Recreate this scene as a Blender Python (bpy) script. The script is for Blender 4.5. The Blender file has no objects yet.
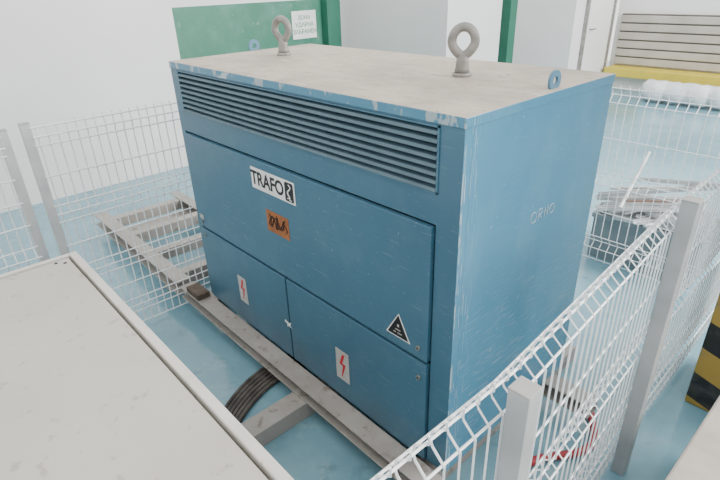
import bpy, math, random
from mathutils import Matrix, Vector
random.seed(7)
SC=bpy.context.scene; COL=SC.collection

# ------------------------------------------------------------------ materials
def newmat(name):
    m=bpy.data.materials.new(name); m.use_nodes=True
    nt=m.node_tree; b=nt.nodes['Principled BSDF']
    return m,nt,b
def N(nt,t,**k):
    n=nt.nodes.new(t)
    for a,v in k.items(): setattr(n,a,v)
    return n
def ramp(nt,src,p0,p1,c0=(0,0,0,1),c1=(1,1,1,1)):
    r=N(nt,'ShaderNodeValToRGB'); nt.links.new(src,r.inputs[0])
    r.color_ramp.elements[0].position=p0; r.color_ramp.elements[0].color=c0
    r.color_ramp.elements[1].position=p1; r.color_ramp.elements[1].color=c1
    return r.outputs[0]
def mixc(nt,fac,a,b):
    m=N(nt,'ShaderNodeMix',data_type='RGBA')
    if hasattr(fac,'links'): nt.links.new(fac,m.inputs[0])
    else: m.inputs[0].default_value=fac
    for s,v in((6,a),(7,b)):
        if isinstance(v,(tuple,list)): m.inputs[s].default_value=(*v[:3],1)
        else: nt.links.new(v,m.inputs[s])
    return m.outputs[2]
def mth(nt,op,a,b_=0):
    n=N(nt,'ShaderNodeMath',operation=op)
    for i,v in enumerate((a,b_)):
        if isinstance(v,(int,float)): n.inputs[i].default_value=v
        else: nt.links.new(v,n.inputs[i])
    return n.outputs[0]
def axis(nt,i):
    tc=N(nt,'ShaderNodeTexCoord'); sp=N(nt,'ShaderNodeSeparateXYZ'); nt.links.new(tc.outputs['Object'],sp.inputs[0]); return sp.outputs[i]
def noise(nt,scale,detail=4,stretch=(1,1,1),rough=.55,rot=(0,0,0)):
    tc=N(nt,'ShaderNodeTexCoord'); mp=N(nt,'ShaderNodeMapping'); mp.inputs['Scale'].default_value=stretch; mp.inputs['Rotation'].default_value=rot
    nt.links.new(tc.outputs['Object'],mp.inputs[0])
    n=N(nt,'ShaderNodeTexNoise'); n.inputs['Scale'].default_value=scale; n.inputs['Detail'].default_value=detail
    n.inputs['Roughness'].default_value=rough
    nt.links.new(mp.outputs[0],n.inputs['Vector']); return n.outputs['Fac']
def plain(name,c,rough=.5,metal=0,c2=None,scale=6,spec=.5):
    m,nt,b=newmat(name)
    b.inputs['Roughness'].default_value=rough; b.inputs['Metallic'].default_value=metal
    b.inputs['Specular IOR Level'].default_value=spec
    c2=c2 or tuple(x*.85 for x in c)
    f=ramp(nt,noise(nt,scale),.35,.7)
    nt.links.new(mixc(nt,f,c,c2),b.inputs['Base Color'])
    return m
def spotted(name,c,c2,dust,spot,rough=.5,scale=2,spots=(.66,.7),sscale=40,stretch=(1,1,1),dustrange=(.5,.8),spotamt=1,extra=None,dustamt=.6):
    m,nt,b=newmat(name); b.inputs['Roughness'].default_value=rough
    a=mixc(nt,ramp(nt,noise(nt,scale,5),.3,.72),c,c2)
    a=mixc(nt,ramp(nt,noise(nt,scale*4,6,stretch),*dustrange,c1=(dustamt,)*3+(1,)),a,dust)
    a=mixc(nt,ramp(nt,noise(nt,sscale,3,stretch),*spots,c1=(spotamt,)*3+(1,)),a,spot)
    if extra: a=extra(nt,a)
    nt.links.new(a,b.inputs['Base Color'])
    bp=N(nt,'ShaderNodeBump'); bp.inputs['Strength'].default_value=.08; bp.inputs['Distance'].default_value=.01
    nt.links.new(noise(nt,scale*8,4),bp.inputs['Height']); nt.links.new(bp.outputs[0],b.inputs['Normal'])
    return m
def side_wear(nt,a):
    y=axis(nt,1); z=axis(nt,2)
    near=ramp(nt,y,.0,.12,(1,1,1,1),(0,0,0,1))
    chips=ramp(nt,noise(nt,16,5,(1,3,.5)),.54,.58)
    edge=ramp(nt,y,.004,.014,(1,1,1,1),(0,0,0,1))
    a=mixc(nt,mth(nt,'MULTIPLY',mth(nt,'MULTIPLY',edge,chips),.75),a,(.42,.47,.48))
    s1=ramp(nt,noise(nt,5,2,(1,30,1.2),rot=(.25,0,0)),.61,.64)
    a=mixc(nt,mth(nt,'MULTIPLY',mth(nt,'MULTIPLY',near,s1),.85),a,(.48,.56,.59))
    s2=ramp(nt,noise(nt,6,2,(1,1.2,34),rot=(-.55,0,0)),.64,.66)
    low=ramp(nt,z,.15,.95,(1,1,1,1),(.10,.10,.10,1))
    a=mixc(nt,mth(nt,'MULTIPLY',mth(nt,'MULTIPLY',low,s2),.5),a,(.42,.53,.58))
    return a
def front_wear(nt,a):
    s2=ramp(nt,noise(nt,6,2,(1.2,1,30),rot=(0,.6,0)),.67,.69)
    a=mixc(nt,mth(nt,'MULTIPLY',s2,.3),a,(.36,.44,.47))
    z=axis(nt,2)
    grime=mth(nt,'MULTIPLY',ramp(nt,z,.0,.55,(1,1,1,1),(0,0,0,1)),ramp(nt,noise(nt,3.5,5,(1,1,.4)),.4,.7))
    return mixc(nt,mth(nt,'MULTIPLY',grime,.5),a,(.04,.07,.085))
def floor_dirt(nt,a):
    s=ramp(nt,noise(nt,.9,7,(1,1,1),.65),.46,.66)
    a=mixc(nt,mth(nt,'MULTIPLY',s,.6),a,(.115,.24,.30))
    s=ramp(nt,noise(nt,5,6,(1,1,1),.7),.58,.70)
    return mixc(nt,mth(nt,'MULTIPLY',s,.35),a,(.40,.53,.56))
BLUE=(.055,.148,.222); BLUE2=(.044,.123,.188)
M_front=spotted('cabinet_blue_shaded',BLUE,BLUE2,(.09,.19,.26),(.34,.42,.44),.30,1.6,(.68,.71),60,spotamt=.4,extra=front_wear)  # darker copy of the cabinet blue, shade on the front put into colour
M_side=spotted('cabinet_blue_lit',(.074,.238,.362),(.060,.20,.31),(.13,.295,.41),(.42,.5,.52),.24,1.2,(.69,.72),55,(1,1,.6),spotamt=.4,extra=side_wear)  # lighter copy of the same blue, light from the right painted in
M_lug=plain('lug_blue_paint',(.10,.23,.34),.5)
M_grille=plain('grille_paint',(.082,.145,.185),.5,0,(.06,.11,.145),9)
M_dark=plain('interior_shade',(.004,.006,.008),.9)  # near-black, stands in for shade behind the slats and in holes
M_gap=plain('gap_shade',(.006,.012,.017),.8)  # near-black backing colour, paints the shadow in the door gaps
def top_edges(nt,a):
    s=ramp(nt,noise(nt,2.0,8,(1,1,1),.7),.45,.62)
    a=mixc(nt,mth(nt,'MULTIPLY',s,.65),a,(.31,.275,.235))
    s=ramp(nt,noise(nt,8,6,(1,2,1),.7),.55,.66)
    a=mixc(nt,mth(nt,'MULTIPLY',s,.5),a,(.24,.21,.18))
    s=ramp(nt,noise(nt,5,3,(1,5,1),.6),.58,.68)
    return mixc(nt,mth(nt,'MULTIPLY',s,.4),a,(.62,.60,.56))
M_top=spotted('dusty_lid_top',(.52,.46,.385),(.42,.365,.305),(.58,.525,.455),(.10,.09,.08),.75,1.5,(.66,.69),30,spotamt=.7,extra=top_edges)
M_scratch=plain('chalk_mark',(.46,.57,.63),.6)
M_galv=plain('galvanised_steel',(.33,.32,.30),.5,.35,(.20,.19,.18),18)
M_post=plain('post_grey',(.42,.425,.43),.4,.1,(.34,.345,.35),7)
M_post2=plain('post_grey_lit',(.62,.625,.62),.4,.0,(.52,.525,.53),7)  # paler copy of the post grey, brightened because these posts stand unlit
M_cap=plain('post_cap_plastic',(.38,.375,.365),.6)
M_wire=plain('fence_wire_white',(.90,.91,.92),.4,.0,(.80,.82,.84),20)
M_beam=spotted('frame_steel',(.35,.33,.305),(.26,.24,.22),(.43,.41,.385),(.11,.075,.055),.55,3,(.60,.72),16,spotamt=.6)
M_greybox=spotted('grey_cabinet_paint',(.50,.475,.43),(.435,.415,.375),(.40,.38,.34),(.24,.225,.195),.40,.9,(.62,.70),24,spotamt=.5,dustrange=(.50,.78),dustamt=.5)
M_rim=spotted('grey_cabinet_rim',(.62,.60,.56),(.56,.545,.505),(.42,.40,.36),(.2,.18,.15),.40,2,(.68,.74),40,spotamt=.4)
M_floor=spotted('blue_floor_paint',(.225,.405,.485),(.155,.315,.39),(.34,.49,.55),(.06,.10,.12),.15,.8,(.62,.74),8,spotamt=.45,extra=floor_dirt)
M_white=plain('white_wall_paint',(.82,.815,.80),.7,0,(.765,.76,.75),.8)
M_white2=plain('white_panel_paint',(.70,.70,.69),.6,0,(.655,.655,.645),.8)
M_green=spotted('green_wall_paint',(.045,.205,.132),(.032,.155,.10),(.10,.27,.20),(.28,.38,.32),.45,1,(.64,.74),10,spotamt=.5,dustrange=(.42,.68))
M_green2=plain('green_pillar_paint',(.022,.15,.095),.5)
M_shut=plain('corrugated_panel_beige',(.48,.45,.405),.6,0,(.39,.365,.325),3)
M_shut2=plain('corrugated_panel_groove',(.13,.12,.105),.7)
M_yellow=plain('yellow_paint',(.66,.53,.05),.5,0,(.56,.45,.06),6)
M_paper=plain('paper_white',(.84,.84,.82),.5)
M_black=plain('print_black',(.010,.010,.012),.5)
M_red=plain('print_red',(.60,.012,.03),.5)
M_signg=plain('print_green',(.05,.22,.12),.5)
M_orange=plain('rusty_orange_plate',(.36,.125,.032),.6,0,(.24,.078,.025),30)
M_brown=plain('emblem_brown',(.030,.012,.008),.6)
M_silver=plain('sticker_silver',(.50,.48,.46),.45,0,(.40,.38,.36),30)
M_cable=plain('dusty_cable_rubber',(.11,.10,.09),.7,0,(.04,.036,.033),12)
M_hose=plain('red_hose_rubber',(.42,.035,.045),.45)
M_wood=plain('dark_wood',(.10,.072,.052),.8,0,(.05,.038,.028),20)
M_bin=plain('bin_grey_plastic',(.23,.27,.285),.6,0,(.17,.21,.225),5)
M_alu=plain('aluminium_bar',(.68,.69,.70),.35,.3,(.45,.46,.47),12)
M_copper=plain('brown_bar',(.20,.12,.09),.5,.2)
M_film=plain('plastic_film',(.80,.83,.85),.25,0,(.56,.62,.66),7)
M_conc=plain('pale_concrete',(.45,.41,.36),.8,0,(.36,.33,.29),8)
M_colu=plain('dark_column_paint',(.06,.07,.08),.6)
def hazard():
    m,nt,b=newmat('hazard_stripes'); b.inputs['Roughness'].default_value=.6
    s=mth(nt,'ADD',axis(nt,0),axis(nt,1)); s=mth(nt,'MULTIPLY',s,.30); s=mth(nt,'ADD',s,axis(nt,2))
    s=mth(nt,'MULTIPLY',s,3.2); s=mth(nt,'FRACT',mth(nt,'ADD',s,50.2),0); s=mth(nt,'GREATER_THAN',s,.5)
    c=mixc(nt,s,(.36,.235,.045),(.014,.014,.014))
    c=mixc(nt,ramp(nt,noise(nt,14),.5,.75,c1=(.5,.5,.5,1)),c,(.13,.12,.105))
    nt.links.new(c,b.inputs['Base Color']); return m
M_haz=hazard()

# ------------------------------------------------------------------ mesh builder
class MB:
    def __init__(s): s.v=[];s.f=[];s.m=[]
    def add(s,vs,fs,mat=0):
        o=len(s.v); s.v+= [tuple(v) for v in vs]
        for f in fs: s.f.append([i+o for i in f]); s.m.append(mat)
    def box(s,x0,x1,y0,y1,z0,z1,mat=0,rot=None,top=None):
        vs=[(x,y,z) for x in(x0,x1) for y in(y0,y1) for z in(z0,z1)]
        if rot is not None: vs=[rot@Vector(v) for v in vs]
        fs=[(0,1,3,2),(4,6,7,5),(0,4,5,1),(2,3,7,6),(0,2,6,4)]
        s.add(vs,fs,mat); o=len(s.v)-8
        s.f.append([o+1,o+5,o+7,o+3]); s.m.append(mat if top is None else top)
    def prism(s,poly,fn,t0,t1,mat=0):
        n=len(poly); vs=[fn(a,b,t0) for a,b in poly]+[fn(a,b,t1) for a,b in poly]
        fs=[list(range(n))[::-1],[n+i for i in range(n)]]+[(i,(i+1)%n,n+(i+1)%n,n+i) for i in range(n)]
        s.add(vs,fs,mat)
    def tube(s,pts,r,n=5,mat=0,closed=False):
        pts=[Vector(p) for p in pts]; L=len(pts); vs=[]
        d0=(pts[1]-pts[0]).normalized()
        up=Vector((0,0,1)) if abs(d0.z)<.9 else Vector((1,0,0))
        prev=None
        for i,p in enumerate(pts):
            a=pts[i-1] if (i>0 or closed) else pts[i]; b=pts[(i+1)%L] if (i<L-1 or closed) else pts[i]
            d=(b-a).normalized()
            if prev is None: u=d.cross(up).normalized()
            else:
                u=(prev-d*prev.dot(d)); u=u.normalized() if u.length>1e-6 else d.cross(up).normalized()
            prev=u; w=d.cross(u); rr=r[i] if isinstance(r,list) else r
            for k in range(n):
                t=2*math.pi*k/n; vs.append(p+(u*math.cos(t)+w*math.sin(t))*rr)
        fs=[]
        for i in range(L if closed else L-1):
            j=(i+1)%L
            for k in range(n): fs.append((i*n+k,i*n+(k+1)%n,j*n+(k+1)%n,j*n+k))
        if not closed: fs.append(list(range(n))[::-1]); fs.append([(L-1)*n+k for k in range(n)])
        s.add(vs,fs,mat)
    def ringplate(s,fn,ro,ri,t0,t1,n=24,mat=0):
        vs=[]
        for t in (t0,t1):
            for r in (ro,ri):
                for k in range(n):
                    a=2*math.pi*k/n; vs.append(fn(r*math.cos(a),r*math.sin(a),t))
        fs=[]
        for k in range(n):
            j=(k+1)%n
            fs+=[(k,j,n+j,n+k),(2*n+j,2*n+k,3*n+k,3*n+j),(k,2*n+k,2*n+j,j),(n+j,3*n+j,3*n+k,n+k)]
        s.add(vs,fs,mat)
def parent_world(p):
    v=Vector((0,0,0))
    while p: v+=p.location; p=p.parent
    return v
def mk(name,mb,mats,parent=None,label=None,cat=None,bevel=0,smooth=False,group=None,structure=False,loc=None):
    me=bpy.data.meshes.new(name); 
    off=Vector(loc) if loc else Vector((0,0,0))
    me.from_pydata([Vector(v)-off for v in mb.v],[],mb.f)
    for i,p in enumerate(me.polygons): p.material_index=mb.m[i]; p.use_smooth=smooth
    for m in (mats if isinstance(mats,list) else [mats]): me.materials.append(m)
    me.update()
    import bmesh
    bm=bmesh.new(); bm.from_mesh(me); bmesh.ops.recalc_face_normals(bm,faces=bm.faces); bm.to_mesh(me); bm.free()
    o=bpy.data.objects.new(name,me); COL.objects.link(o); o.location=off
    if parent:
        o.parent=parent; o.location=off-parent_world(parent)
    if label: o['label']=label
    if cat: o['category']=cat
    if group: o['group']=group
    if structure: o['kind']='structure'
    if bevel:
        b=o.modifiers.new('bevel','BEVEL'); b.width=bevel; b.segments=2; b.limit_method='ANGLE'
    return o
def empty(name,loc,label,cat,group=None):
    e=bpy.data.objects.new(name,None); COL.objects.link(e); e.location=loc; e['label']=label; e['category']=cat
    if group: e['group']=group
    e.empty_display_size=.1; return e
def bx(name,x0,x1,y0,y1,z0,z1,mat,**k):
    m=MB(); m.box(x0,x1,y0,y1,z0,z1); return mk(name,m,mat,**k)
def text(name,body,size,mat,mtx,parent,depth=.0006,align='CENTER',bold=0,sx=1):
    c=bpy.data.curves.new('t','FONT'); c.body=body; c.size=size; c.extrude=depth; c.align_x=align; c.align_y='CENTER'; c.offset=bold
    o=bpy.data.objects.new('t',c); COL.objects.link(o); bpy.context.view_layer.update()
    me=bpy.data.meshes.new_from_object(o.evaluated_get(bpy.context.evaluated_depsgraph_get()))
    bpy.data.objects.remove(o)
    me.transform(mtx@Matrix.Diagonal((sx,1,1,1))); me.name=name
    me.transform(Matrix.Translation(-parent_world(parent)))
    me.materials.clear(); me.materials.append(mat)
    for p in me.polygons: p.material_index=0
    o=bpy.data.objects.new(name,me); COL.objects.link(o); o.parent=parent
    return o
FRONT=Matrix(((1,0,0,0),(0,0,-1,0),(0,1,0,0),(0,0,0,1)))
SIDE=Matrix(((0,0,1,0),(1,0,0,0),(0,1,0,0),(0,0,0,1)))

FZ=-.2
# ------------------------------------------------------------------ setting
def wall(name,x0,x1,y0,y1,z0,z1,mat): return bx(name,x0,x1,y0,y1,z0,z1,mat,structure=True)
wall('floor',-6,7,-4.2,13,FZ-.1,FZ,M_floor)
wall('wall_left',-4.3,-3.3,-4,1.55,FZ,4,M_white)
wall('wall_front_blocker',-4.3,7,-4.2,-4.0,FZ,4.5,M_white2)  # unseen wall, added to keep low light off the cabinet front
wall('wall_right_blocker',6.8,7,-4,9.7,FZ,2.6,M_white2)  # unseen wall, added to hold back horizontal world light
m=MB(); m.box(-4.4,-4.08,1.55,4.45,FZ,1.62,0); m.box(-4.4,-4.08,1.55,4.45,1.62,4,1)
mk('wall_left_rear',m,[M_green,M_white],structure=True)
wall('trim_1',-4.08,-3.93,4.35,4.62,FZ,4,M_green2)
wall('wall_inner',-4.4,-2.05,4.98,6.3,FZ,4,M_white2)
wall('trim_2',-2.5,-2.28,6.9,7.1,FZ,4,M_green2)
wall('wall_back',-4.4,-1.71,8.0,9.6,FZ,4,M_white)
wall('wall_rear',-1.71,7,9.7,9.9,FZ,4,M_white)
m=MB(); m.box(-1.71,-1.66,8.35,8.42,FZ,1.9); m.box(-1.71,-1.66,9.38,9.45,FZ,1.9); m.box(-1.71,-1.66,8.35,9.45,1.85,1.92)
d=mk('door_1',m,M_galv,structure=True)
m=MB(); m.box(-1.71,-1.68,8.42,9.38,FZ+.01,1.85,0); mk('door_leaf',m,M_white,parent=d)
m=MB(); m.tube([(-1.68,8.55,.95),(-1.62,8.55,.95),(-1.62,8.68,.95)],.012,6); mk('handle',m,M_galv,parent=d)
m=MB(); z=.25; i=0
while z<1.02:
    m.box(-1.6,3.2,9.62,9.69,z,z+.125,0); m.box(-1.6,3.2,9.64,9.69,z+.125,z+.15,1); z+=.15; i+=1
mk('corrugated_wall_panel',m,[M_shut,M_shut2],label='pale beige horizontally ribbed panels mounted on the white hall wall',cat='wall panel',bevel=.012)
m=MB(); m.box(-1.6,3.2,9.25,9.69,.07,.22,0); m.box(-1.55,3.15,9.45,9.69,FZ,.07,1)
mk('low_ledge',m,[M_yellow,M_white2],label='low white ledge with yellow painted top by the wall',cat='ledge',bevel=.008)
m=MB(); pts=[];rs=[]
for k in range(25):
    t=k/24; pts.append((-.66+2.2*t,8.75+.03*math.sin(k*1.7),FZ+.19)); rs.append(.185*(.88+.12*abs(math.sin(k*1.3))) if 0<k<24 else .10)
m.tube(pts,rs,14)
mk('wrapped_roll',m,M_film,label='long roll wrapped in white plastic film lying on floor',cat='roll',smooth=True)
s=bx('wall_sign',-4.08,-4.06,3.76,4.22,1.07,1.47,M_paper,label='white sign with green lettering on the green wall',cat='sign')
for j,(tx,zz) in enumerate((("ЗОНА",1.37),("УДАРНА",1.27),("ЗАБРАНЕН",1.17))):
    text('lettering',tx,.085,M_signg,Matrix.Translation((-4.059,3.99,zz))@SIDE,s,bold=.001)

m=MB(); m.box(2.54,3.0,1.40,1.86,FZ,.62,0); m.box(2.54,3.0,1.40,1.86,.62,4,1)
mk('striped_column',m,[M_haz,M_colu],label='dark square column with yellow and black hazard stripes',cat='column',bevel=.01)
m=MB(); m.box(2.73,3.3,-.3,1.10,.24,.30,0); m.box(2.77,3.26,-.26,1.06,FZ,.24,0)
mk('concrete_plinth',m,M_conc,label='pale beige concrete plinth with overhanging slab top',cat='plinth',bevel=.01)

# ------------------------------------------------------------------ transformer cabinet
W,D,H,Z0=2.035,.985,1.5,-.015
cab=empty('transformer_cabinet',(W/2,D/2,Z0),'large blue steel transformer enclosure with louvred vent and lifting eyes','cabinet')
m=MB()
m.box(0,W,.04,.06,Z0,1.465,2)
m.box(0,W,.06,D,Z0,1.465,1)
m.box(0,.045,0,.04,Z0,1.465,0)
m.box(1.937,W,0,.041,Z0,1.465,0)
m.box(.045,1.937,0,.04,1.455,1.465,0)
m.box(.045,1.937,0,.04,1.118,1.235,0)
m.box(.045,.09,0,.04,1.235,1.455,0)
m.box(.045,1.937,0,.04,Z0,Z0+.004,0)
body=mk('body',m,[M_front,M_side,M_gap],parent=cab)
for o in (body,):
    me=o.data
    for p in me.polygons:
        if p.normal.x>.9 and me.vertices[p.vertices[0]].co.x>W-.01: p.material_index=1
m=MB(); m.box(-.004,W+.004,-.004,D+.004,1.465,H,0,top=1)
lid=mk('lid',m,[M_side,M_top],parent=cab,bevel=.003)
m=MB(); m.box(.09,1.937,.036,.04,1.235,1.455,1)
ns=8; ph=.22/ns
for k in range(ns):
    z=1.235+ph*k
    sec=((.034,z+ph*.88),(-.002,z+ph*.50),(-.008,z+ph*.14),(-.006,z+ph*.06),(.000,z+ph*.10),(.004,z+ph*.40),(.034,z+ph*.78))
    vs=[(x,y,zz) for x in(.094,1.933) for y,zz in sec]
    q=len(sec); fs=[list(range(q))[::-1],[q+i for i in range(q)]]+[(i,(i+1)%q,q+(i+1)%q,q+i) for i in range(q)]
    m.add(vs,fs,0)
m.box(.086,.094,-.005,.01,1.231,1.459,2); m.box(1.933,1.941,-.005,.01,1.231,1.459,2)
m.box(.086,1.941,-.005,.01,1.229,1.237,2); m.box(.086,1.941,-.005,.01,1.453,1.459,2)
mk('vent_grille',m,[M_grille,M_dark,M_front],parent=cab)
def door(x0,x1,z0,z1):
    m=MB(); m.box(x0,x1,-.014,.012,z0,z1); return mk('door',m,M_front,parent=cab,bevel=.003)
dU=door(.053,1.928,.522,1.108)
dL=door(.053,.965,Z0+.006,.506)
dR=door(.975,1.928,Z0+.006,.506)
Y=-.0145
def lock(x,z,par):
    m=MB(); m.tube([(x,-.013,z),(x,-.022,z)],.010,12,0); m.tube([(x,-.022,z),(x,-.0225,z)],.005,6,1); mk('lock',m,[M_galv,M_black],parent=par)
lock(.10,.555,dU); lock(1.885,.575,dU); lock(1.89,.43,dR); lock(.10,.46,dL)
def sticker(name,x0,x1,z0,z1,mat,par,**k):
    m=MB(); m.box(x0,x1,Y-.0012,Y,z0,z1); return mk(name,m,mat,parent=par,**k)
def flat(name,polys,mat,par,y=Y-.0020):
    m=MB()
    for P in polys: m.prism(P,lambda a,b,t:(a,t,b),y,y+.0006)
    return mk(name,m,mat,parent=par)
st=sticker('sticker',.765,1.13,.958,1.068,M_paper,dU,label='white sticker with black TRAFO lettering')
text('lettering','TRAFO',.098,M_black,Matrix.Translation((.905,Y-.0016,1.012))@FRONT,st,bold=.0026,sx=.90)
flat('logo',[[(1.056,.966),(1.116,.966),(1.120,.975),(1.120,1.050),(1.114,1.060),(1.060,1.060),(1.053,1.050),(1.053,.975)]],M_black,st)
m=MB()
m.tube([(1.086+.015*math.sin(t*.42)*(1-t/30),Y-.0024,1.050-.068*t/18) for t in range(19)],[.0022+.0018*math.sin(t*.17) for t in range(19)],6)
m.tube([(1.070+.034*t/6,Y-.0024,.978+.006*math.sin(t)) for t in range(7)],.0018,6)
mk('logo_mark',m,M_paper,parent=st)
em=sticker('emblem_plate',.865,1.055,.752,.868,M_orange,dU,label='rusty orange square emblem plate')
m=MB()
def script(pts,rs):
    m.tube([(a,Y-.0018,b) for a,b in pts],rs,6)
# two interlaced loops with a central stem and a flourish
script([(.932+.030*math.sin(t),.812+.030*math.sin(2*t+.6)) for t in [i*.27 for i in range(24)]],[.0024+.0016*abs(math.sin(i*.35)) for i in range(24)])
script([(.985+.032*math.sin(t+.5),.816+.028*math.sin(2*t)) for t in [i*.27 for i in range(24)]],[.0024+.0016*abs(math.sin(i*.35)) for i in range(24)])
script([(.955+.012*math.sin(t*.5),.855-.075*t/12) for t in range(13)],[.0030]*13)
script([(1.028-.012*math.sin(t*.5),.850-.065*t/12) for t in range(13)],[.0028]*13)
script([(.895+.008*math.sin(t*.5),.850-.065*t/12) for t in range(13)],[.0028]*13)
mk('emblem_mark',m,M_brown,parent=em)
def zig(cx,cz,s):
    w=.70*s
    return [[(cx-.45*w,cz+.02*s),(cx+.02*w,cz+.95*s),(cx+.36*w,cz+.95*s),(cx-.02*w,cz+.16*s)],
            [(cx-.45*w,cz+.02*s),(cx-.02*w,cz+.16*s),(cx+.48*w,cz+.16*s),(cx+.05*w,cz-.02*s)],
            [(cx+.08*w,cz+.04*s),(cx+.48*w,cz+.16*s),(cx-.10*w,cz-1.0*s),(cx-.20*w,cz-.98*s)]]
s1=sticker('sticker',.448,.538,.140,.318,M_silver,dL,label='grey sticker with red lightning bolt'); flat('lightning_mark',zig(.493,.232,.072),M_red,s1)
s2=sticker('sticker',1.357,1.452,.106,.286,M_silver,dR,label='grey sticker with red lightning bolt'); flat('lightning_mark',zig(1.405,.198,.072),M_red,s2)
tri=MB(); tri.prism([(1.708,.568),(1.842,.568),(1.778,.684)],lambda a,b,t:(a,t,b),Y-.0012,Y)
tr=mk('warning_triangle',tri,M_paper,parent=dU,label='black warning triangle sticker with thin white border')
flat('triangle_border',[[(1.717,.573),(1.833,.573),(1.777,.676)]],M_black,tr)
flat('triangle_lettering',[[(1.750,.588),(1.765,.588),(1.765,.592),(1.750,.592)],[(1.774,.588),(1.798,.588),(1.798,.592),(1.774,.592)],[(1.762,.603),(1.790,.603),(1.790,.607),(1.762,.607)],[(1.772,.620),(1.782,.620),(1.782,.632),(1.772,.632)]],M_silver,tr,Y-.0028)
flat('torn_label',[[(.93,.236),(.96,.225),(.985,.235),(.975,.215),(.99,.20),(.962,.205),(.945,.195),(.95,.212),(.925,.22)]],M_paper,dR)
flat('name_plate',[[(.07,.575),(.125,.575),(.125,.605),(.07,.605)]],M_silver,dU)
m=MB()
def stroke(pts): m.tube([(W+.0008,.455+a*.95,.992+b*.92-a*.02) for a,b in pts],.0017,4)
stroke([(.022+.022*math.cos(t*.6+1),.032+.024*math.sin(t*.6+1)) for t in range(12)])
stroke([(.060,.006),(.060,.058)]); stroke([(.060,.058),(.080,.060),(.086,.046),(.076,.034),(.062,.032),(.078,.020),(.090,.006)])
stroke([(.106,.008),(.108,.055)]); stroke([(.108,.053),(.119,.034),(.130,.012)]); stroke([(.130,.012),(.133,.058)])
stroke([(.166+.019*math.cos(t*.6),.034+.022*math.sin(t*.6)) for t in range(12)])
mk('chalk_writing',m,M_scratch,parent=cab)
def eye(cx,cy,ang):
    R=Matrix.Translation((cx,cy,0))@Matrix.Rotation(ang,4,'Z')
    m=MB(); pts=[]
    n=28
    for k in range(n):
        a=2*math.pi*k/n; r=.047
        x=r*math.cos(a); z=r*1.18*math.sin(a)
        if z<0: x*=1-.35*(-z/.056)**1.5
        pts.append(R@Vector((x,0,H+.136+z)))
    m.tube(pts,.019,10,closed=True)
    m.tube([R@Vector((0,0,z)) for z in (H+.014,H+.03,H+.06,H+.09)],[.032,.029,.026,.022],16)
    m.tube([R@Vector((0,0,z)) for z in (H-.001,H+.004,H+.012,H+.015)],[.038,.040,.038,.032],20)
    mk('lifting_eye',m,M_galv,parent=cab,smooth=True)
eye(.35,.53,math.radians(18)); eye(1.58,.57,math.radians(38))
def lug(x0,x1,cy):
    m=MB(); cz=H+.026
    m.ringplate(lambda a,b,t:(t,cy+a,cz+b),.038,.016,x0,x1)
    m.box(x0,x1,cy-.038,cy+.038,H-.035,cz-.028); mk('lifting_lug',m,M_lug,parent=cab)
lug(W-.038,W-.028,.56); lug(-.015,-.005,.56)

# ------------------------------------------------------------------ base frame
def channel(fr,name,a,b,y0,y1,z0,z1,axis='x',open_to=-1,t=.009):
    m=MB()
    if axis=='x':
        m.box(a,b,y0,y1,z1-t,z1); m.box(a,b,y0,y1,z0,z0+t)
        if open_to<0: m.box(a,b,y1-t,y1,z0+t,z1-t)
        else: m.box(a,b,y0,y0+t,z0+t,z1-t)
    else:
        m.box(y0,y1,a,b,z1-t,z1); m.box(y0,y1,a,b,z0,z0+t); m.box(y1-t,y1,a,b,z0+t,z1-t)
    return mk(name,m,M_beam,parent=fr,bevel=.002)
def sleeper(fr,x0,x1,y0,y1):
    m=MB(); m.box(x0,x1,y0,y1,FZ,-.10); mk('sleeper',m,M_beam,parent=fr,bevel=.003)
fr=empty('base_frame',(1,.4,FZ),'beige-grey welded steel channel frame lying beneath the blue cabinet','frame')
channel(fr,'rail',-.235,2.20,-.125,-.02,-.10,Z0-.001)
channel(fr,'rail',-.235,2.28,.80,.90,-.10,Z0-.001)
channel(fr,'rail',-.235,-.02,.60,.70,-.10,Z0-.001)
sleeper(fr,1.10,1.22,-.80,1.25); sleeper(fr,-.14,-.02,-.02,1.25); sleeper(fr,1.85,1.97,-.1,1.3)
fl=empty('ladder_frame',(-1,.3,FZ),'beige-grey steel ladder-like frame lying beyond the white mesh fence','frame')
channel(fl,'rail',-2.0,-.265,-.135,-.025,-.10,.0)
channel(fl,'rail',-2.0,-.265,.60,.70,-.10,.0)
for x in (-1.80,-1.34,-.88,-.42): channel(fl,'crossbar',-.025,.60,x-.045,x+.045,-.095,-.008,axis='y')
sleeper(fl,-1.7,-1.6,-.1,.70); sleeper(fl,-.62,-.52,-.1,.70)
m=MB(); m.box(-.13,.04,-.12,-.03,Z0,Z0+.04)
mk('wood_block',m,M_wood,label='dark weathered wooden block resting on the frame rail',cat='block',bevel=.004)

# ------------------------------------------------------------------ cables, hose
for k in range(6):
    pts=[]; ox=k*.0275
    for t in range(24):
        q=t/23; y=.30-.95*q
        x=.735+(.85*(max(0,-.02-y))**2 if y<-.02 else .25*(y+.02)**2)
        pts.append((x+ox,y,FZ+.0135))
    m=MB(); m.tube(pts,.0125,8); mk('power_cable',m,M_cable,label='dusty grey-brown rubber power cable curving over the floor',cat='cable',smooth=True,group='cables under the blue cabinet')
pts=[]
for t in range(60):
    a=t/59; pts.append((2.25+.07*math.sin(a*10)+.03*a,-.05+1.0*a,FZ+.022))
m=MB(); m.tube(pts,.019,8); mk('red_hose',m,M_hose,label='red rubber hose on the floor by the fence',cat='hose',smooth=True)

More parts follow.
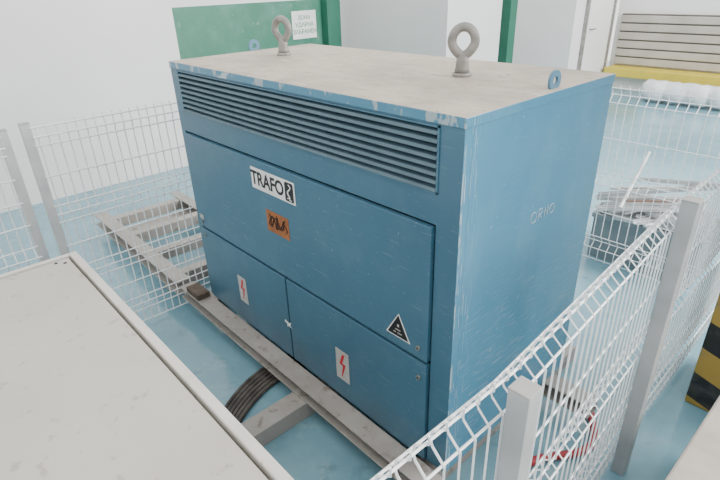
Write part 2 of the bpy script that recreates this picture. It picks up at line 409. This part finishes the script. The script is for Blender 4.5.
# ------------------------------------------------------------------ grey cabinet
gc=empty('grey_cabinet',(1.57,-1.4,FZ),'low light-grey painted metal cabinet with stained dusty top','cabinet')
x0,x1,y0,y1=.735,2.40,-1.95,-.86
m=MB(); m.box(x0+.01,x1-.01,y0+.01,y1-.01,FZ+.08,.862); mk('body',m,M_greybox,parent=gc)
for fx in (x0+.05,x1-.13):
    for fy in (y0+.05,y1-.13):
        m=MB(); m.box(fx,fx+.08,fy,fy+.08,FZ,FZ+.08); mk('foot',m,M_beam,parent=gc)
m=MB(); m.box(x0,x1,y1-.030,y1,.83,.903,0); m.box(x0,x0+.022,y0,y1-.03,.83,.903,0); m.box(x1-.022,x1,y0,y1-.03,.83,.903,0); m.box(x0+.02,x1-.02,y0,y0+.03,.83,.903,0)
mk('rim',m,M_rim,parent=gc,bevel=.004)
m=MB(); m.box(x0+.029,x1-.029,y0+.038,y1-.039,.864,.896); mk('top_panel',m,M_greybox,parent=gc,bevel=.003)
for (hx,hy) in ((x0+.07,y1-.062),(x0+.048,y1-.09)):
    m=MB(); m.tube([(hx,hy,.895),(hx,hy,.8968)],.007,12); mk('screw_hole',m,M_dark,parent=gc)

# ------------------------------------------------------------------ fences
def fence(par,path,z0,z1,folds=None,side=1,r=.0030,sp=.05,gap=.13,dep=.038):
    m=MB(); h=z1-z0
    folds=folds if folds is not None else [.10,h*.5-.05,h-.12]
    prof=[(0,z0)]; hz=[(0,z0+.01)]
    for f in folds:
        prof+=[(0,z0+f),(dep*.8,z0+f+.03),(dep,z0+f+.05),(dep*.8,z0+f+.07),(0,z0+f+.10)]; hz+=[(0,z0+f),(dep,z0+f+.05),(0,z0+f+.10)]
    if z1-(z0+folds[-1]+.10)>.005: prof+=[(0,z1)]
    zs=sorted(z for _,z in hz); add=[]
    for a,b in zip(zs,zs[1:]):
        if b-a>.16:
            k=int(round((b-a)/gap))
            for i in range(1,k): add.append((0,a+(b-a)*i/k))
    hz+=add
    P=[Vector((*p,0)) for p in path]; ns=[]
    for i in range(len(P)):
        d=(P[min(i+1,len(P)-1)]-P[max(i-1,0)]).normalized(); ns.append(Vector((-d.y,d.x,0))*side)
    for i in range(len(P)-1):
        d=P[i+1]-P[i]; L=d.length; d.normalize(); n=Vector((-d.y,d.x,0))*side
        k=max(1,int(round(L/sp)))
        for j in range(k):
            s=L*(j+.5)/k
            m.tube([P[i]+d*s+n*o+Vector((0,0,z)) for o,z in prof],r,4)
    for o,z in hz:
        m.tube([p+n*(o+.005)+Vector((0,0,z)) for p,n in zip(P,ns)],r*1.15,4)
    c=(P[0]+P[-1])/2; c.z=z0
    return mk('fence_panel',m,M_wire,parent=par,loc=c)
def post(par,x,y,z1,s=.026,mat=None):
    m=MB(); m.box(x-s,x+s,y-s,y+s,FZ,z1-.005,0); m.box(x-s-.001,x+s+.001,y-s-.001,y+s+.001,z1-.005,z1,1)
    mk('post',m,[mat or M_post,M_cap],parent=par,bevel=.004)
fa=empty('wire_fence',(2.5,.7,FZ),'white welded wire mesh fence with grey posts beside the blue cabinet','fence')
post(fa,2.575,-.478,1.12,.025); post(fa,2.492,.72,1.155,.028); post(fa,2.46,2.42,1.17)
fence(fa,[(2.53,-1.10),(2.538,-.46),(2.455,.72),(2.415,2.45)],FZ+.05,1.14,r=.0032,sp=.05,gap=.2,side=1,dep=.04)
fence(fa,[(.235,2.47),(2.42,2.47)],FZ+.05,1.18,r=.0030,sp=.06,gap=.2); post(fa,.2,2.42,1.2)
fence(fa,[(-1.8,2.47),(.165,2.47)],FZ+.05,1.18,r=.0030,sp=.06,gap=.2)
fb=empty('wire_fence',(-.25,0,FZ),'white wire mesh fence with paired grey posts before ladder frame','fence')
post(fb,-.285,-.735,1.245,.024,M_post2); post(fb,-.285,-.845,1.23,.024,M_post2); post(fb,-.285,1.9,1.245,.024,M_post2)
fence(fb,[(-.25,-.72),(-.25,1.95)],FZ+.02,1.24,r=.0038,sp=.05,side=-1,gap=.15,dep=.008,folds=[.10,.45,.85,1.30])
fence(fb,[(-.25,-2.2),(-.25,-.86)],FZ+.02,1.22,r=.0038,sp=.05,side=-1,gap=.15)

# ------------------------------------------------------------------ bin with bars
b=empty('storage_bin',(1.82,2.85,FZ),'grey plastic bin filled with metal bars beside the fence','bin')
bx0,bx1,by0,by1,bz=1.40,2.16,2.62,3.12,.17
m=MB(); t=.02
m.box(bx0,bx1,by0,by0+t,FZ,bz); m.box(bx0,bx1,by1-t,by1,FZ,bz); m.box(bx0,bx0+t,by0+t,by1-t,FZ,bz); m.box(bx1-t,bx1,by0+t,by1-t,FZ,bz); m.box(bx0+t,bx1-t,by0+t,by1-t,FZ,FZ+.02)
m.box(bx0+t,bx1-t,by0+t,by1-t,bz-.05,bz-.03)
mk('body',m,M_bin,parent=b,bevel=.002)
m=MB(); m.box(bx0-.012,bx1+.012,by0-.014,by0+.004,bz-.03,bz+.004); m.box(bx0-.012,bx1+.012,by1-.004,by1+.014,bz-.03,bz+.004); m.box(bx0-.014,bx0+.004,by0,by1,bz-.03,bz+.004); m.box(bx1-.004,bx1+.014,by0,by1,bz-.03,bz+.004)
mk('rim',m,M_bin,parent=b,bevel=.002)
random.seed(11)
def bar(R,L,mat,kind):
    m=MB()
    if kind: m.tube([R@Vector((-L/2,0,0)),R@Vector((L/2,0,0))],.013,10)
    else: m.box(-L/2,L/2,-.022,.022,-.013,-.009,rot=R); m.box(-L/2,L/2,-.022,-.018,-.009,.013,rot=R); m.box(-L/2,L/2,.018,.022,-.009,.013,rot=R)
    mk('metal_bar',m,mat,label='brownish metal bar lying on the bin' if mat is M_copper else 'silvery aluminium bar lying across the grey bin',cat='metal bar',group='metal bars piled on the bin',loc=R.translation)
z=bz+.018
for ang,cnt,sh in [(12,7,.0),(62,6,.0),(-18,5,.02),(40,4,-.02)]:
    for j in range(cnt):
        L=random.uniform(.55,.85) if abs(ang)<45 else random.uniform(.45,.66)
        off=(j-(cnt-1)/2)*.072+random.uniform(-.008,.008)
        R=Matrix.Translation((1.78+sh,2.87,z))@Matrix.Rotation(math.radians(ang),4,'Z')@Matrix.Translation((random.uniform(-.07,.07),off,0))
        bar(R,L,M_copper if (ang==40 and j==2) else M_alu,(j+cnt)%3==0)
    z+=.029
for j,(ang,tilt,dx,dy) in enumerate(((100,-16,-.20,.0),(20,-13,.0,-.10),(15,-11,.02,.06),(-25,-15,.05,.14))):
    L=.80
    R=Matrix.Translation((1.76+dx,2.87+dy,z+.012+.4*math.sin(math.radians(abs(tilt)))+.002*j))@Matrix.Rotation(math.radians(ang),4,'Z')@Matrix.Rotation(math.radians(tilt),4,'Y')
    bar(R,L,M_alu,j%2==0)

# ------------------------------------------------------------------ light, world, camera
w=bpy.data.worlds.new('World'); SC.world=w; w.use_nodes=True
bg=w.node_tree.nodes['Background']; bg.inputs[0].default_value=(1,.985,.96,1); bg.inputs[1].default_value=2.1
def area(name,loc,target,size,power,col=(1,1,1)):
    l=bpy.data.lights.new(name,'AREA'); l.shape='RECTANGLE'; l.size=size[0]; l.size_y=size[1]; l.energy=power; l.color=col
    o=bpy.data.objects.new(name,l); COL.objects.link(o); o.location=loc
    o.rotation_euler=(Vector(target)-Vector(loc)).to_track_quat('-Z','Y').to_euler(); return o
area('skylight_window',(6.5,5.0,3.6),(0,1.5,.5),(5,3.5),1300,(1,.98,.95))
cam=bpy.data.cameras.new('camera'); co=bpy.data.objects.new('camera',cam); COL.objects.link(co)
cam.sensor_width=36; cam.lens=36*521.15/720; cam.clip_start=.02
R=[[0.67591,0.73638,-0.02975],[-0.31166,0.32218,0.89391],[0.66784,-0.59493,0.44726]]
P=(2.9643,-1.264,1.8748)
co.matrix_world=Matrix([[R[0][i],R[1][i],R[2][i],P[i]] for i in range(3)]+[[0,0,0,1]])
SC.camera=co
